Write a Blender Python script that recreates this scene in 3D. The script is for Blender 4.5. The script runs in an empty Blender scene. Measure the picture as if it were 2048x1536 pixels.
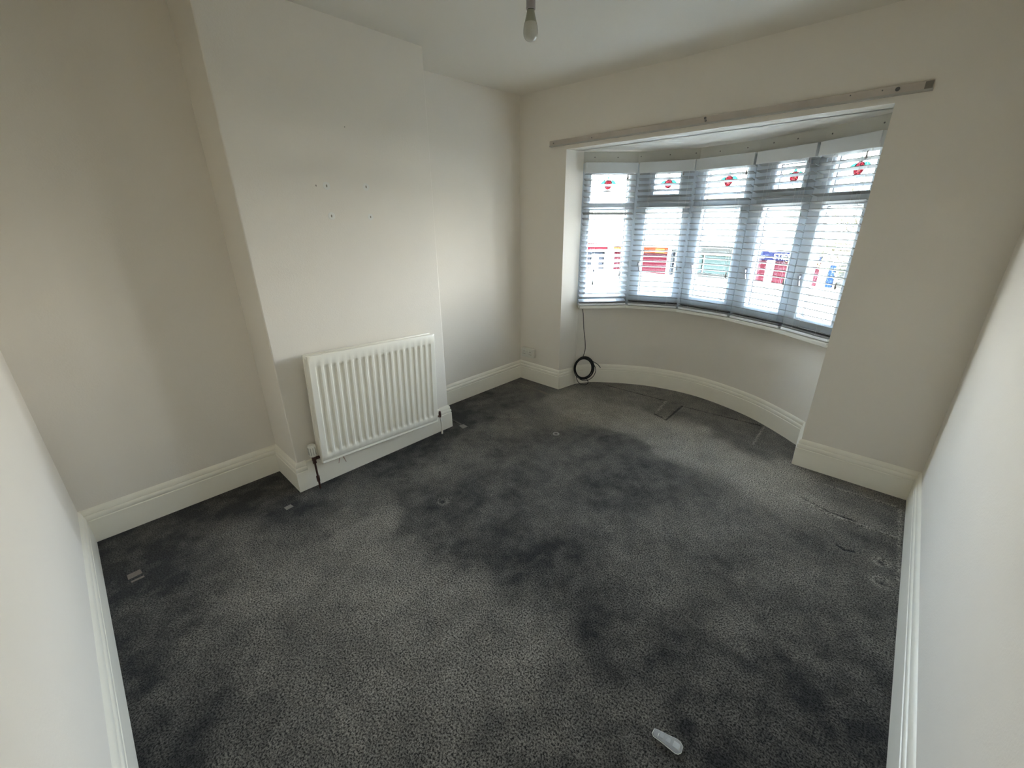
import bpy, math, random
import numpy as np
from mathutils import Vector, Matrix

random.seed(7)
scene = bpy.context.scene
COL = scene.collection

# ------------------------------------------------------------------ camera
cam_d = bpy.data.cameras.new('camera')
cam = bpy.data.objects.new('camera', cam_d)
COL.objects.link(cam)
CH = 1.45
yaw, pitch, roll = math.radians(-42.84878), math.radians(21.23254), math.radians(-0.27713)
fwd = Vector((math.sin(yaw) * math.cos(pitch), math.cos(yaw) * math.cos(pitch), -math.sin(pitch)))
rt = Vector((math.cos(yaw), -math.sin(yaw), 0))
up = rt.cross(fwd)
r2 = rt * math.cos(roll) + up * math.sin(roll)
u2 = -rt * math.sin(roll) + up * math.cos(roll)
m = Matrix.Identity(4)
for i in range(3):
    m[i][0], m[i][1], m[i][2] = r2[i], u2[i], -fwd[i]
m[2][3] = CH
cam.matrix_world = m
cam_d.sensor_width = 36
cam_d.lens = 826.196 * 36 / 2048
cam_d.shift_x = -9.883 / 2048
cam_d.shift_y = -4.407 / 2048
cam_d.clip_start = 0.02
cam_d.clip_end = 300
scene.camera = cam

# ------------------------------------------------------------------ world, sun, exposure
world = bpy.data.worlds.new('world')
scene.world = world
world.use_nodes = True
wn = world.node_tree
bg = wn.nodes['Background']
SKY = 13.0
tc = wn.nodes.new('ShaderNodeTexCoord')
sep = wn.nodes.new('ShaderNodeSeparateXYZ')
ramp = wn.nodes.new('ShaderNodeValToRGB')
ramp.color_ramp.elements[0].position = 0.0
ramp.color_ramp.elements[0].color = (0.95, 0.93, 0.88, 1)
ramp.color_ramp.elements[1].position = 0.9
ramp.color_ramp.elements[1].color = (0.55, 0.72, 0.95, 1)
for pos_, c_ in ((.12, (1.0, 1.0, 1.0)), (.30, (1.10, 1.28, 1.50)), (.60, (.90, 1.15, 1.50))):
    e_ = ramp.color_ramp.elements.new(pos_); e_.color = (*c_, 1)
wn.links.new(tc.outputs['Generated'], sep.inputs[0])
wn.links.new(sep.outputs['Z'], ramp.inputs[0])
wn.links.new(ramp.outputs[0], bg.inputs['Color'])
bg.inputs['Strength'].default_value = SKY

sun_d = bpy.data.lights.new('sun', 'SUN')
sun = bpy.data.objects.new('sun', sun_d)
COL.objects.link(sun)
sun_d.energy = 6.0
sun_d.color = (1.0, 0.93, 0.80)
sun_d.angle = math.radians(0.6)
sd = Vector((0.55, 1.0, -0.85)).normalized()      # travels away from the house, on to the shops
sun.rotation_euler = sd.to_track_quat('-Z', 'Y').to_euler()
sun.location = (-3, -6, 9)

vs = scene.view_settings
vs.view_transform = 'Standard'
vs.look = 'None'
vs.gamma = 1.0
vs.use_curve_mapping = False
vs.exposure = 2.08
cy = scene.cycles
cy.use_denoising = True
cy.max_bounces = 14
cy.diffuse_bounces = 10
cy.glossy_bounces = 4
cy.transparent_max_bounces = 24
cy.sample_clamp_indirect = 8.0
cy.caustics_reflective = False
cy.caustics_refractive = False

# ------------------------------------------------------------------ dimensions (metres)
XA, XB, XC = -2.609, -2.284, 0.310           # alcove wall, chimney face, right wall
YE, YS1, YS2, YD = -0.241, 0.626, 1.705, 2.866   # back wall, chimney near / far side, window wall
ZC = 2.353
XW1, XW2, ZL = -2.136, -0.242, 1.957         # bay opening
FP = [Vector(p) for p in [(-2.10, 3.05), (-1.80, 3.375), (-1.37, 3.52), (-0.945, 3.455), (-0.56, 3.30), (-0.2135, 3.063)]]
FB = [Vector(p) for p in [(-2.10, 3.05), (-1.80, 3.375), (-1.37, 3.52), (-0.918, 3.447), (-0.530, 3.285), (-0.197, 3.072)]]   # line the blinds hang along
ZS = 0.757                                    # sill top
ZH = 1.872                                    # window head

# ------------------------------------------------------------------ helpers
def link(o, parent=None):
    COL.objects.link(o)
    if parent is not None:
        o.parent = parent
    return o

def tag(o, label=None, cat=None, group=None, kind=None):
    if label: o['label'] = label
    if cat: o['category'] = cat
    if group: o['group'] = group
    if kind: o['kind'] = kind
    return o

def empty(name, loc, rz=0.0):
    o = bpy.data.objects.new(name, None)
    o.location = loc
    o.rotation_euler = (0, 0, rz)
    o.empty_display_size = 0.05
    return link(o)

class MB:
    """collects geometry, then builds one mesh object"""
    def __init__(s):
        s.v, s.f, s.mi = [], [], []
    def add(s, vs_, fs, mi=0):
        b = len(s.v)
        s.v += [tuple(p) for p in vs_]
        s.f += [tuple(b + i for i in f) for f in fs]
        s.mi += [mi] * len(fs)
    def box(s, x0, x1, y0, y1, z0, z1, mi=0, M=None):
        vs_ = [Vector((x, y, z)) for z in (z0, z1) for y in (y0, y1) for x in (x0, x1)]
        if M is not None: vs_ = [M @ p for p in vs_]
        s.add(vs_, [(0, 2, 3, 1), (4, 5, 7, 6), (0, 1, 5, 4), (2, 6, 7, 3), (0, 4, 6, 2), (1, 3, 7, 5)], mi)
    def prism(s, poly, z0, z1, mi=0):
        n = len(poly)
        s.add([(p[0], p[1], z0) for p in poly] + [(p[0], p[1], z1) for p in poly],
              [tuple(range(n))[::-1], tuple(range(n, 2 * n))] + [(i, (i + 1) % n, n + (i + 1) % n, n + i) for i in range(n)], mi)
    def tube(s, pts, r, n=8, mi=0, closed=False):
        pts = [Vector(p) for p in pts]
        N = len(pts)
        rs = r if isinstance(r, (list, tuple)) else [r] * N
        ref = None; vs_ = []
        for i, p in enumerate(pts):
            a = pts[(i - 1) % N] if (closed or i > 0) else p
            b = pts[(i + 1) % N] if (closed or i < N - 1) else p
            t = (b - a).normalized()
            if ref is None:
                ref = t.orthogonal().normalized()
            ref = (ref - t * ref.dot(t)).normalized()
            w = t.cross(ref)
            for k in range(n):
                an = 2 * math.pi * k / n
                vs_.append(p + (ref * math.cos(an) + w * math.sin(an)) * rs[i])
        fs = []
        for i in range(N if closed else N - 1):
            j = (i + 1) % N
            for k in range(n):
                k2 = (k + 1) % n
                fs.append((i * n + k, i * n + k2, j * n + k2, j * n + k))
        if not closed:
            fs.append(tuple(range(n))[::-1])
            fs.append(tuple((N - 1) * n + k for k in range(n)))
        s.add(vs_, fs, mi)
    def lathe(s, prof, c=(0, 0, 0), n=24, mi=0, M=None):
        """prof: list of (r, z)"""
        vs_ = []
        for r, z in prof:
            for k in range(n):
                a = 2 * math.pi * k / n
                p = Vector((c[0] + r * math.cos(a), c[1] + r * math.sin(a), c[2] + z))
                vs_.append(M @ p if M is not None else p)
        fs = []
        for i in range(len(prof) - 1):
            for k in range(n):
                k2 = (k + 1) % n
                fs.append((i * n + k, i * n + k2, (i + 1) * n + k2, (i + 1) * n + k))
        fs.append(tuple(range(n))[::-1])
        fs.append(tuple((len(prof) - 1) * n + k for k in range(n)))
        s.add(vs_, fs, mi)
    def ring(s, o, i, y0, y1, bev=0.0, mi=0, T=None):
        """rectangular frame in the local xz plane; o, i = (x0, x1, z0, z1); y0 = room side; bev narrows the front inner lip"""
        def rect(r, y, g=0.0):
            return [(r[0] - g, y, r[2] - g), (r[1] + g, y, r[2] - g), (r[1] + g, y, r[3] + g), (r[0] - g, y, r[3] + g)]
        V_ = rect(o, y0) + rect(i, y0, bev) + rect(i, y0 + bev) + rect(i, y1) + rect(o, y1)
        if T: V_ = [T(p) for p in V_]
        fs = []
        for a in range(4):
            b = (a + 1) % 4
            for l in range(4):
                fs.append((l * 4 + a, l * 4 + b, l * 4 + 4 + b, l * 4 + 4 + a))
            fs.append((16 + a, 16 + b, b, a))
        s.add(V_, fs, mi)
    def build(s, name, mats, parent=None, smooth=False, bevel=0.0, recalc=True, seg=2):
        me = bpy.data.meshes.new(name)
        me.from_pydata(s.v, [], s.f)
        for mm in (mats if isinstance(mats, (list, tuple)) else [mats]):
            me.materials.append(mm)
        me.polygons.foreach_set('material_index', s.mi)
        if recalc:
            import bmesh
            bm = bmesh.new(); bm.from_mesh(me)
            bmesh.ops.recalc_face_normals(bm, faces=bm.faces)
            bm.to_mesh(me); bm.free()
        o = bpy.data.objects.new(name, me)
        link(o, parent)
        if smooth:
            me.polygons.foreach_set('use_smooth', [True] * len(me.polygons))
            md = o.modifiers.new('es', 'EDGE_SPLIT'); md.split_angle = math.radians(40)
        if bevel:
            md = o.modifiers.new('bev', 'BEVEL'); md.width = bevel; md.segments = seg; md.limit_method = 'ANGLE'
            md.angle_limit = math.radians(30)
        me.update()
        return o

# ------------------------------------------------------------------ materials
OUT = ('red_shutter', 'blue_fascia', 'blue_post', 'orange_sign', 'red_fascia', 'grey_fascia', 'shop_glass', 'shop_grey', 'fascia_yellow', 'green_poster')
def mat(name, col, rough=0.6, spec=0.5, noise=0.0, nscale=8.0, bump=0.0, bscale=200.0, metal=0.0, coat=0.0, trans=0.0):
    mt = bpy.data.materials.new(name); mt.use_nodes = True
    nt = mt.node_tree; b = nt.nodes['Principled BSDF']
    b.inputs['Base Color'].default_value = (*col, 1)
    b.inputs['Roughness'].default_value = rough
    b.inputs['Metallic'].default_value = metal
    b.inputs['Specular IOR Level'].default_value = spec
    b.inputs['Coat Weight'].default_value = coat
    if rough >= .9 or name in OUT: b.inputs['Specular IOR Level'].default_value = 0.0
    tcn = nt.nodes.new('ShaderNodeTexCoord')
    if noise:
        n = nt.nodes.new('ShaderNodeTexNoise'); n.inputs['Scale'].default_value = nscale
        n.inputs['Detail'].default_value = 5
        mx = nt.nodes.new('ShaderNodeMix'); mx.data_type = 'RGBA'
        mx.inputs['A'].default_value = (*[c * (1 - noise) for c in col], 1)
        mx.inputs['B'].default_value = (*[min(1, c * (1 + noise)) for c in col], 1)
        nt.links.new(tcn.outputs['Object'], n.inputs['Vector'])
        nt.links.new(n.outputs['Fac'], mx.inputs['Factor'])
        nt.links.new(mx.outputs['Result'], b.inputs['Base Color'])
    if bump:
        n2 = nt.nodes.new('ShaderNodeTexNoise'); n2.inputs['Scale'].default_value = bscale
        n2.inputs['Detail'].default_value = 3
        bp = nt.nodes.new('ShaderNodeBump'); bp.inputs['Strength'].default_value = bump
        bp.inputs['Distance'].default_value = 0.002
        nt.links.new(tcn.outputs['Object'], n2.inputs['Vector'])
        nt.links.new(n2.outputs['Fac'], bp.inputs['Height'])
        nt.links.new(bp.outputs['Normal'], b.inputs['Normal'])
    return mt

M_wall = mat('wall_emulsion', (0.81, 0.765, 0.69), 0.85, 0.25, noise=0.02, nscale=3, bump=0.25, bscale=160)
M_ceil = mat('ceiling_emulsion', (0.77, 0.735, 0.66), 0.9, 0.2, noise=0.02, nscale=2)
M_skirt = mat('cream_gloss', (0.90, 0.865, 0.76), 0.38, 0.5, noise=0.03, nscale=12, bump=0.1, bscale=40)
M_sill = mat('sill_gloss', (0.74, 0.72, 0.64), 0.35, 0.5)
M_pvc = mat('white_upvc', (0.52, 0.57, 0.61), 0.3, 0.5)
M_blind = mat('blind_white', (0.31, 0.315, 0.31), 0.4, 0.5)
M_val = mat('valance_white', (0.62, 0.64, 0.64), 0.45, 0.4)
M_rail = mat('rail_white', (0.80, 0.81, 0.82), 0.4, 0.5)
M_cord = mat('cord_white', (0.7, 0.7, 0.68), 0.8)
M_tassel = mat('tassel_grey', (0.30, 0.29, 0.28), 0.5)
M_rad = mat('radiator_enamel', (0.90, 0.87, 0.77), 0.3, 0.5)
M_copper = mat('aged_copper', (0.09, 0.045, 0.035), 0.45, 0.5, metal=0.4, noise=0.3, nscale=60)
M_valve = mat('valve_white', (0.80, 0.79, 0.72), 0.4)
M_dark = mat('dark_slot', (0.03, 0.03, 0.03), 0.7)
M_black = mat('black_cable', (0.008, 0.008, 0.009), 0.4, 0.4)
M_socket = mat('socket_white', (0.74, 0.73, 0.66), 0.35)
M_wood = mat('stripped_batten', (0.56, 0.50, 0.44), 0.8, 0.3, noise=0.22, nscale=9, bump=0.3, bscale=60)
M_screw = mat('screw_grey', (0.16, 0.15, 0.14), 0.5, metal=0.3)
M_gasket = mat('rubber_gasket', (0.03, 0.035, 0.045), 0.6)
M_hdl = mat('handle_grey', (0.33, 0.33, 0.36), 0.35, 0.5)
M_rust = mat('rust_stain', (0.42, 0.27, 0.20), 0.6, noise=0.3, nscale=90)
M_hole = mat('old_screw_hole', (0.30, 0.28, 0.23), 0.9)
M_patch = mat('wall_filler', (0.80, 0.79, 0.75), 0.9)
M_holder = mat('lampholder_grey', (0.36, 0.33, 0.33), 0.5)
M_bulbbody = mat('bulb_collar', (0.33, 0.34, 0.26), 0.5)
M_bulb = mat('frosted_bulb', (0.56, 0.56, 0.50), 0.08, 0.6, coat=0.3)
M_pad = mat('carpet_dent_pale', (0.26, 0.25, 0.235), 0.9, noise=0.3, nscale=150)
M_padbrown = mat('carpet_stain', (0.22, 0.19, 0.17), 0.95, noise=0.3, nscale=150)

def glass_mat(name, tint=(1, 1, 1), gloss=0.06):
    mt = bpy.data.materials.new(name); mt.use_nodes = True
    nt = mt.node_tree; nt.nodes.clear()
    out = nt.nodes.new('ShaderNodeOutputMaterial')
    tr = nt.nodes.new('ShaderNodeBsdfTransparent'); tr.inputs[0].default_value = (*tint, 1)
    gl = nt.nodes.new('ShaderNodeBsdfGlossy'); gl.inputs['Roughness'].default_value = 0.02
    mx = nt.nodes.new('ShaderNodeMixShader'); mx.inputs[0].default_value = gloss
    nt.links.new(tr.outputs[0], mx.inputs[1]); nt.links.new(gl.outputs[0], mx.inputs[2])
    nt.links.new(mx.outputs[0], out.inputs[0])
    return mt
M_glass = glass_mat('clear_glass', (0.97, 0.985, 0.98), 0.04)
M_sg_red = glass_mat('stained_red', (0.84, 0.42, 0.50), 0.0)
M_sg_pink = glass_mat('stained_pink', (0.165, 0.085, 0.096), 0.0)
M_sg_teal = glass_mat('stained_teal', (0.075, 0.185, 0.168), 0.0)
M_sg_yel = glass_mat('stained_yellow', (1.0, 0.95, 0.75), 0.0)
M_lead = mat('lead_strip', (0.10, 0.10, 0.11), 0.5, metal=0.3)

def plastic_mat():
    mt = bpy.data.materials.new('clear_plastic'); mt.use_nodes = True
    nt = mt.node_tree; b = nt.nodes['Principled BSDF']
    b.inputs['Base Color'].default_value = (0.78, 0.82, 0.86, 1)
    b.inputs['Roughness'].default_value = 0.25
    b.inputs['Alpha'].default_value = 0.33
    return mt
M_plastic = plastic_mat()
M_plrim = mat('plastic_rim', (0.72, 0.76, 0.74), 0.2, 0.6)

# ------------------------------------------------------------------ carpet (floor)
ANCH = [(-2.44, -0.2, 0.15), (-2.04, -0.16, 0.15), (-1.62, -0.19, 0.2), (-1.3, -0.19, 0.2), (-2.51, 0.18, 0.15), (-2.56, 0.51, 0.15), (-2.12, 0.65, 0.1), (-2.21, 1.05, 0.1), (-2.22, 1.48, 0.1), (-2.38, 1.89, 0.15), (-2.42, 2.26, 0.25), (-2.43, 2.63, 0.3), (-2.07, 0.18, 0.45), (-1.87, 0.45, 0.6), (-1.58, 0.26, 0.75), (-1.99, 0.77, 0.6), (-2.04, 1.05, 0.45), (-1.59, 0.62, 0.8), (-1.18, 0.22, 0.65), (-1.24, 0.74, 0.8), (-0.89, 0.48, 0.75), (-0.89, 0.8, 0.8), (-0.62, 0.78, 0.7), (-0.42, 0.8, 0.5), (-0.87, 0.21, 0.5), (-0.6, 0.46, 0.45), (-0.4, 0.64, 0.35), (-1.43, -0.02, 0.35), (-1.14, -0.04, 0.3), (-1.62, 1.11, 0.25), (-1.28, 1.1, 0.3), (-0.92, 1.07, 0.2), (-0.68, 1.08, 0.25), (-0.49, 1.07, 0.2), (-0.29, 1.03, 0.2), (-0.29, 0.78, 0.25), (-0.16, 1.04, 0.2), (-0.02, 1.07, 0.2), (0.15, 1.23, 0.15), (0.25, 1.52, 0.3), (-1.54, 1.51, 0.35), (-1.17, 1.52, 0.4), (-0.79, 1.44, 0.45), (-0.48, 1.33, 0.6), (-0.43, 1.77, 0.6), (-0.37, 2.19, 0.65), (-0.19, 1.7, 0.4), (-0.01, 1.76, 0.55), (0.1, 1.56, 0.45), (-0.18, 2.1, 0.5), (-0.19, 1.38, 0.5), (-1.49, 2.1, 0.4), (-1.06, 2.18, 0.35), (-0.67, 2.24, 0.35), (-1.11, 1.83, 0.3), (-1.75, 2.59, 0.7), (-1.4, 2.78, 0.75), (-0.93, 2.65, 0.8), (-0.58, 2.61, 0.85), (-0.33, 2.54, 0.9), (-0.14, 2.46, 0.8), (-1.6, 3.14, 0.45), (-1.18, 3.23, 0.4), (-0.67, 3.21, 0.4), (-0.37, 3.07, 0.4), (-1.93, 2.17, 0.55), (-1.98, 1.7, 0.45), (-1.91, 1.33, 0.55), (0.04, 2.88, 0.4), (0.17, 2.63, 0.35), (0.11, 2.18, 0.5), (0.27, 1.95, 0.45)]  # (x, y, tone): pile patches and wear, with the room's light painted in
# pressed lines left in the pile by furniture and old boards: (points, depth, half width)
CREASES = [([(-1.879, 3.236), (-1.271, 3.265)], .006, .005), ([(-1.271, 3.265), (-1.228, 2.965)], -.004, .008), ([(-1.228, 2.955), (-1.12, 2.92), (-1.13, 3.252)], .006, .008),
           ([(-1.13, 3.252), (-0.524, 3.301)], .007, .005), ([(-0.524, 3.301), (-0.509, 2.942)], -.004, .008),
           ([(-2.521, 2.726), (-2.256, 2.71)], -.003, .004), ([(-2.371, 1.796), (-2.243, 1.785)], -.003, .005),
           ([(-0.062, 2.72), (0.26, 2.742)], -.004, .007), ([(-0.13, 2.49), (-0.001, 2.443), (0.10, 2.446)], .004, .007), ([(-0.096, 2.455), (0.001, 2.425), (0.26, 2.430)], -.005, .009),
           ([(0.271, 2.719), (0.287, 2.102)], -.003, .008), ([(0.06, 2.18), (0.09, 2.165), (0.125, 2.18)], .004, .006)]
DENTS = [(-1.598, 1.110, .034, .5), (0.224, 2.186, .032, .7), (-1.611, 2.154, .022, 1), (0.236, 2.04, .04, .5)]

def make_floor():
    x0, x1, y0, y1, st = XA - .03, XC + .03, YE - .03, 3.66, 0.0065
    nx, ny = int((x1 - x0) / st) + 1, int((y1 - y0) / st) + 1
    X, Y = np.meshgrid(np.linspace(x0, x1, nx), np.linspace(y0, y1, ny))
    rng = np.random.default_rng(3)
    def smooth_noise(cell):
        gx, gy = int((x1 - x0) / cell) + 3, int((y1 - y0) / cell) + 3
        g = rng.random((gy, gx))
        fx, fy = (X - x0) / cell, (Y - y0) / cell
        ix, iy = fx.astype(int), fy.astype(int)
        tx, ty = fx - ix, fy - iy
        tx, ty = tx * tx * (3 - 2 * tx), ty * ty * (3 - 2 * ty)
        return ((g[iy, ix] * (1 - tx) + g[iy, ix + 1] * tx) * (1 - ty) + (g[iy + 1, ix] * (1 - tx) + g[iy + 1, ix + 1] * tx) * ty) - .5
    wx = X + .16 * smooth_noise(.22) + .08 * smooth_noise(.09)
    wy = Y + .16 * smooth_noise(.22) + .08 * smooth_noise(.09)
    W = np.zeros_like(X); A = np.zeros_like(X)
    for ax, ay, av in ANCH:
        if ay < 2.35: av *= .64  # carpet away from the bay toned down; window glow is put into the colour
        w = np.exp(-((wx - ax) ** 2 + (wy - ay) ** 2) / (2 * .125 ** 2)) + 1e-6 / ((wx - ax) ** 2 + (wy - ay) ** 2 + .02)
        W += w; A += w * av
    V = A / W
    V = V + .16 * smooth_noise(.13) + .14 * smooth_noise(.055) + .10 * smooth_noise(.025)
    Z = .0015 * smooth_noise(.12)
    for pts, dep, hw in CREASES:
        for (ax, ay), (bx, by) in zip(pts[:-1], pts[1:]):
            L2 = (bx - ax) ** 2 + (by - ay) ** 2
            t = np.clip(((X - ax) * (bx - ax) + (Y - ay) * (by - ay)) / L2, 0, 1)
            d = np.hypot(X - ax - t * (bx - ax), Y - ay - t * (by - ay))
            g = np.exp(-(d / hw) ** 2)
            Z -= dep * g
            V += (-.45 if dep > 0 else .30) * g
    for cx_, cy_, r, s in DENTS:
        d = np.hypot(X - cx_, Y - cy_)
        Z -= .006 * s * np.exp(-(d / r) ** 4)
        V += .35 * s * np.exp(-((d - r * .8) / (.35 * r)) ** 2) - .4 * s * np.exp(-(d / (.4 * r)) ** 2)
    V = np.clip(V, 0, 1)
    me = bpy.data.meshes.new('floor')
    nv = nx * ny
    co = np.stack([X, Y, Z], -1).reshape(-1)
    me.vertices.add(nv); me.vertices.foreach_set('co', co)
    idx = np.arange(nv).reshape(ny, nx)
    q = np.stack([idx[:-1, :-1], idx[:-1, 1:], idx[1:, 1:], idx[1:, :-1]], -1).reshape(-1)
    nf = len(q) // 4
    me.loops.add(nf * 4); me.loops.foreach_set('vertex_index', q.astype(np.int32))
    me.polygons.add(nf)
    me.polygons.foreach_set('loop_start', np.arange(nf, dtype=np.int32) * 4)
    me.polygons.foreach_set('loop_total', np.full(nf, 4, np.int32))
    me.polygons.foreach_set('use_smooth', np.ones(nf, bool))
    me.update(calc_edges=True)
    at = me.attributes.new('wear_and_light', 'FLOAT', 'POINT')
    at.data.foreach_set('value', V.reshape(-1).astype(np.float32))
    mt = bpy.data.materials.new('grey_carpet'); mt.use_nodes = True
    nt = mt.node_tree; b = nt.nodes['Principled BSDF']
    b.inputs['Roughness'].default_value = 1.0
    b.inputs['Specular IOR Level'].default_value = 0.05
    b.inputs['Sheen Weight'].default_value = 0.12
    b.inputs['Sheen Roughness'].default_value = 0.6
    a = nt.nodes.new('ShaderNodeAttribute'); a.attribute_name = 'wear_and_light'
    tcn = nt.nodes.new('ShaderNodeTexCoord')
    n1 = nt.nodes.new('ShaderNodeTexNoise'); n1.inputs['Scale'].default_value = 165; n1.inputs['Detail'].default_value = 2.5; n1.inputs['Roughness'].default_value = .75
    nt.links.new(tcn.outputs['Object'], n1.inputs['Vector'])
    mr = nt.nodes.new('ShaderNodeMapRange'); mr.inputs[1].default_value = .38; mr.inputs[2].default_value = .64
    mr.inputs[3].default_value = .08; mr.inputs[4].default_value = 2.3
    nt.links.new(n1.outputs['Fac'], mr.inputs[0])
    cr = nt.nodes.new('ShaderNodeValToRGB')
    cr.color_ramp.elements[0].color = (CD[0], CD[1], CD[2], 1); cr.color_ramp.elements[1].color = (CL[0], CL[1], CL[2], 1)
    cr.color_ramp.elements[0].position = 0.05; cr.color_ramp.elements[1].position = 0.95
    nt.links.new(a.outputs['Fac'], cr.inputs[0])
    mu = nt.nodes.new('ShaderNodeVectorMath'); mu.operation = 'SCALE'
    nt.links.new(cr.outputs[0], mu.inputs[0]); nt.links.new(mr.outputs[0], mu.inputs['Scale'])
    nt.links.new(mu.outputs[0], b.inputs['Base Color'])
    bp = nt.nodes.new('ShaderNodeBump'); bp.inputs['Strength'].default_value = .55; bp.inputs['Distance'].default_value = .004
    nt.links.new(n1.outputs['Fac'], bp.inputs['Height']); nt.links.new(bp.outputs['Normal'], b.inputs['Normal'])
    me.materials.append(mt)
    o = bpy.data.objects.new('floor', me)
    return tag(link(o), kind='structure')

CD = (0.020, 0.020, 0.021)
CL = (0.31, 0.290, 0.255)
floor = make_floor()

# ------------------------------------------------------------------ walls
def struct(name, mb, mt, bevel=0, **k):
    return tag(mb.build(name, mt, bevel=bevel, **k), kind='structure')

w = MB(); w.box(XA - .2, XA, YE - .2, YD + .25, -.1, 2.6); wall_left = struct('wall_left', w, M_wall)
w = MB(); w.box(XA - .02, XB, YS1, YS2, -.05, 2.40); chimney = struct('wall_chimney_breast', w, M_wall, bevel=.006)
w = MB(); w.box(XA - .01, XC + .01, YE - .2, YE, -.1, 2.6); struct('wall_back', w, M_wall)
w = MB(); w.box(XC, XC + .2, YE - .2, YD + .25, -.1, 2.6); struct('wall_right', w, M_wall)
# window wall: two piers and a lintel round the bay opening
w = MB()
w.prism([(XA - .01, YD), (XW1, YD), (-2.10, 3.05), (-2.10, 3.075), (-2.30, 3.30), (XA - .01, 3.30)], -.1, 2.55)
w.prism([(XW2, YD), (XC + .01, YD), (XC + .01, 3.30), (-0.10, 3.30), (-.195, 3.14), (-.207, 3.06)], -.1, 2.55)
w.prism([(XW2 + .001, YD + .001), (-.256, 3.0), (-.272, 3.15), (-.19, 3.15), (-.20, 3.06)], -.05, .172)
w.box(XW1 - .0, XW2 + .0, YD, 3.00, ZL, 2.55)
struct('wall_window', w, M_wall)
# ceiling (slightly out of level towards the far corner)
w = MB()
xs = (XA - .1, -1.22, XC + .1); ys = (YE - .1, YS2, YD + .1)
zz = {(0, 2): 2.383}
vv = [(x, y, zz.get((i, j), ZC)) for j, y in enumerate(ys) for i, x in enumerate(xs)]
vv += [(x, y, 2.62) for j, y in enumerate(ys) for i, x in enumerate(xs)]
fs = []
for j in range(2):
    for i in range(2):
        a = j * 3 + i
        fs += [(a, a + 1, a + 4, a + 3), (a + 9, a + 12, a + 13, a + 10)]
fs += [(0, 9, 10, 1), (1, 10, 11, 2), (2, 11, 14, 5), (5, 14, 17, 8), (8, 17, 16, 7), (7, 16, 15, 6), (6, 15, 12, 3), (3, 12, 9, 0)]
w.add(vv, fs)
struct('ceiling', w, M_ceil)
w = MB(); w.prism([(-2.35, 2.98), (-.05, 2.98), (-.05, 3.35), (-.5, 3.62), (-.95, 3.75), (-1.37, 3.78), (-1.9, 3.62), (-2.35, 3.35)], ZL, 2.2)
struct('ceiling_bay', w, M_wall)

# curved wall under the sill
def crom(P, n=8):
    P = [Vector(p) for p in P]
    Q = [P[0] * 2 - P[1]] + P + [P[-1] * 2 - P[-2]]
    out = []
    for i in range(1, len(Q) - 2):
        for k in range(n):
            t = k / n
            a, b, c, d = Q[i - 1], Q[i], Q[i + 1], Q[i + 2]
            out.append(.5 * ((2 * b) + (c - a) * t + (2 * a - 5 * b + 4 * c - d) * t * t + (3 * b - a - 3 * c + d) * t ** 3))
    out.append(P[-1])
    return out
BAYC = crom([(-2.105, 3.075), (-2.02, 3.215), (-1.895, 3.315), (-1.72, 3.425), (-1.535, 3.505), (-1.30, 3.55), (-1.086, 3.548), (-0.86, 3.495), (-0.640, 3.41), (-0.45, 3.29), (-0.270, 3.150), (-0.150, 3.045)], 6)
w = MB()
outer = []
for i, p in enumerate(BAYC):
    a = BAYC[max(0, i - 1)]; b = BAYC[min(len(BAYC) - 1, i + 1)]
    t = (b - a).normalized(); outer.append(p + Vector((-t.y, t.x)) * .16)
n = len(BAYC)
V_ = [(p.x, p.y, z) for z in (-.1, .733) for p in BAYC] + [(p.x, p.y, z) for z in (-.1, .733) for p in outer]
F_ = []
for i in range(n - 1):
    F_ += [(i, i + 1, n + i + 1, n + i), (2 * n + i, 3 * n + i, 3 * n + i + 1, 2 * n + i + 1), (n + i, n + i + 1, 3 * n + i + 1, 3 * n + i)]
w.add(V_, F_)
struct('wall_bay', w, M_wall, smooth=True)

# ------------------------------------------------------------------ baseboards
PROF = [(0, .001), (.018, .001), (.0175, .119), (.0135, .1225), (.0165, .128), (.0155, .142), (.0125, .147), (.0085, .1495), (.0115, .153), (.0105, .164), (.0065, .174), (0, .180)]
PLAIN = [(0, .001), (.018, .001), (.018, .170), (.016, .174), (0, .174)]
def sweep(path, prof, name, closed_ends=True, mt=None, parent=None, nrm0=None, nrm1=None):
    """room lies to the right-hand side of the path's direction"""
    P = [Vector(p[:2]) for p in path]
    nn = []
    for i in range(len(P) - 1):
        t = (P[i + 1] - P[i]).normalized(); nn.append(Vector((t.y, -t.x)))
    M_ = []
    for i in range(len(P)):
        a = nn[i - 1] if i > 0 else nrm0
        b = nn[i] if i < len(nn) else nrm1
        if a is None: a = b
        if b is None: b = a
        h = (a + b).normalized(); M_.append(h / max(.2, h.dot(b)))
    w = MB(); k = len(prof)
    V_ = [(P[i].x + M_[i].x * d, P[i].y + M_[i].y * d, z) for i in range(len(P)) for d, z in prof]
    F_ = []
    for i in range(len(P) - 1):
        for j in range(k):
            j2 = (j + 1) % k
            F_.append((i * k + j, i * k + j2, (i + 1) * k + j2, (i + 1) * k + j))
    F_ += [tuple(range(k)), tuple((len(P) - 1) * k + j for j in range(k))[::-1]]
    w.add(V_, F_)
    return w.build(name, mt or M_skirt, parent, smooth=True)
E_, N_, W_, S_ = Vector((1, 0)), Vector((0, 1)), Vector((-1, 0)), Vector((0, -1))
def bb(name, path, prof=PROF, n0=None, n1=None):
    return tag(sweep(path, prof, name, nrm0=n0, nrm1=n1), kind='structure')
bb('baseboard_back', [(XC, YE), (XA, YE)], n0=W_, n1=E_)
bb('baseboard_alcove', [(XA, YE), (XA, YS1)], n0=N_, n1=S_)
bb('baseboard_chimney_side', [(XA, YS1), (XB, YS1)], n0=E_, n1=E_)
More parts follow.
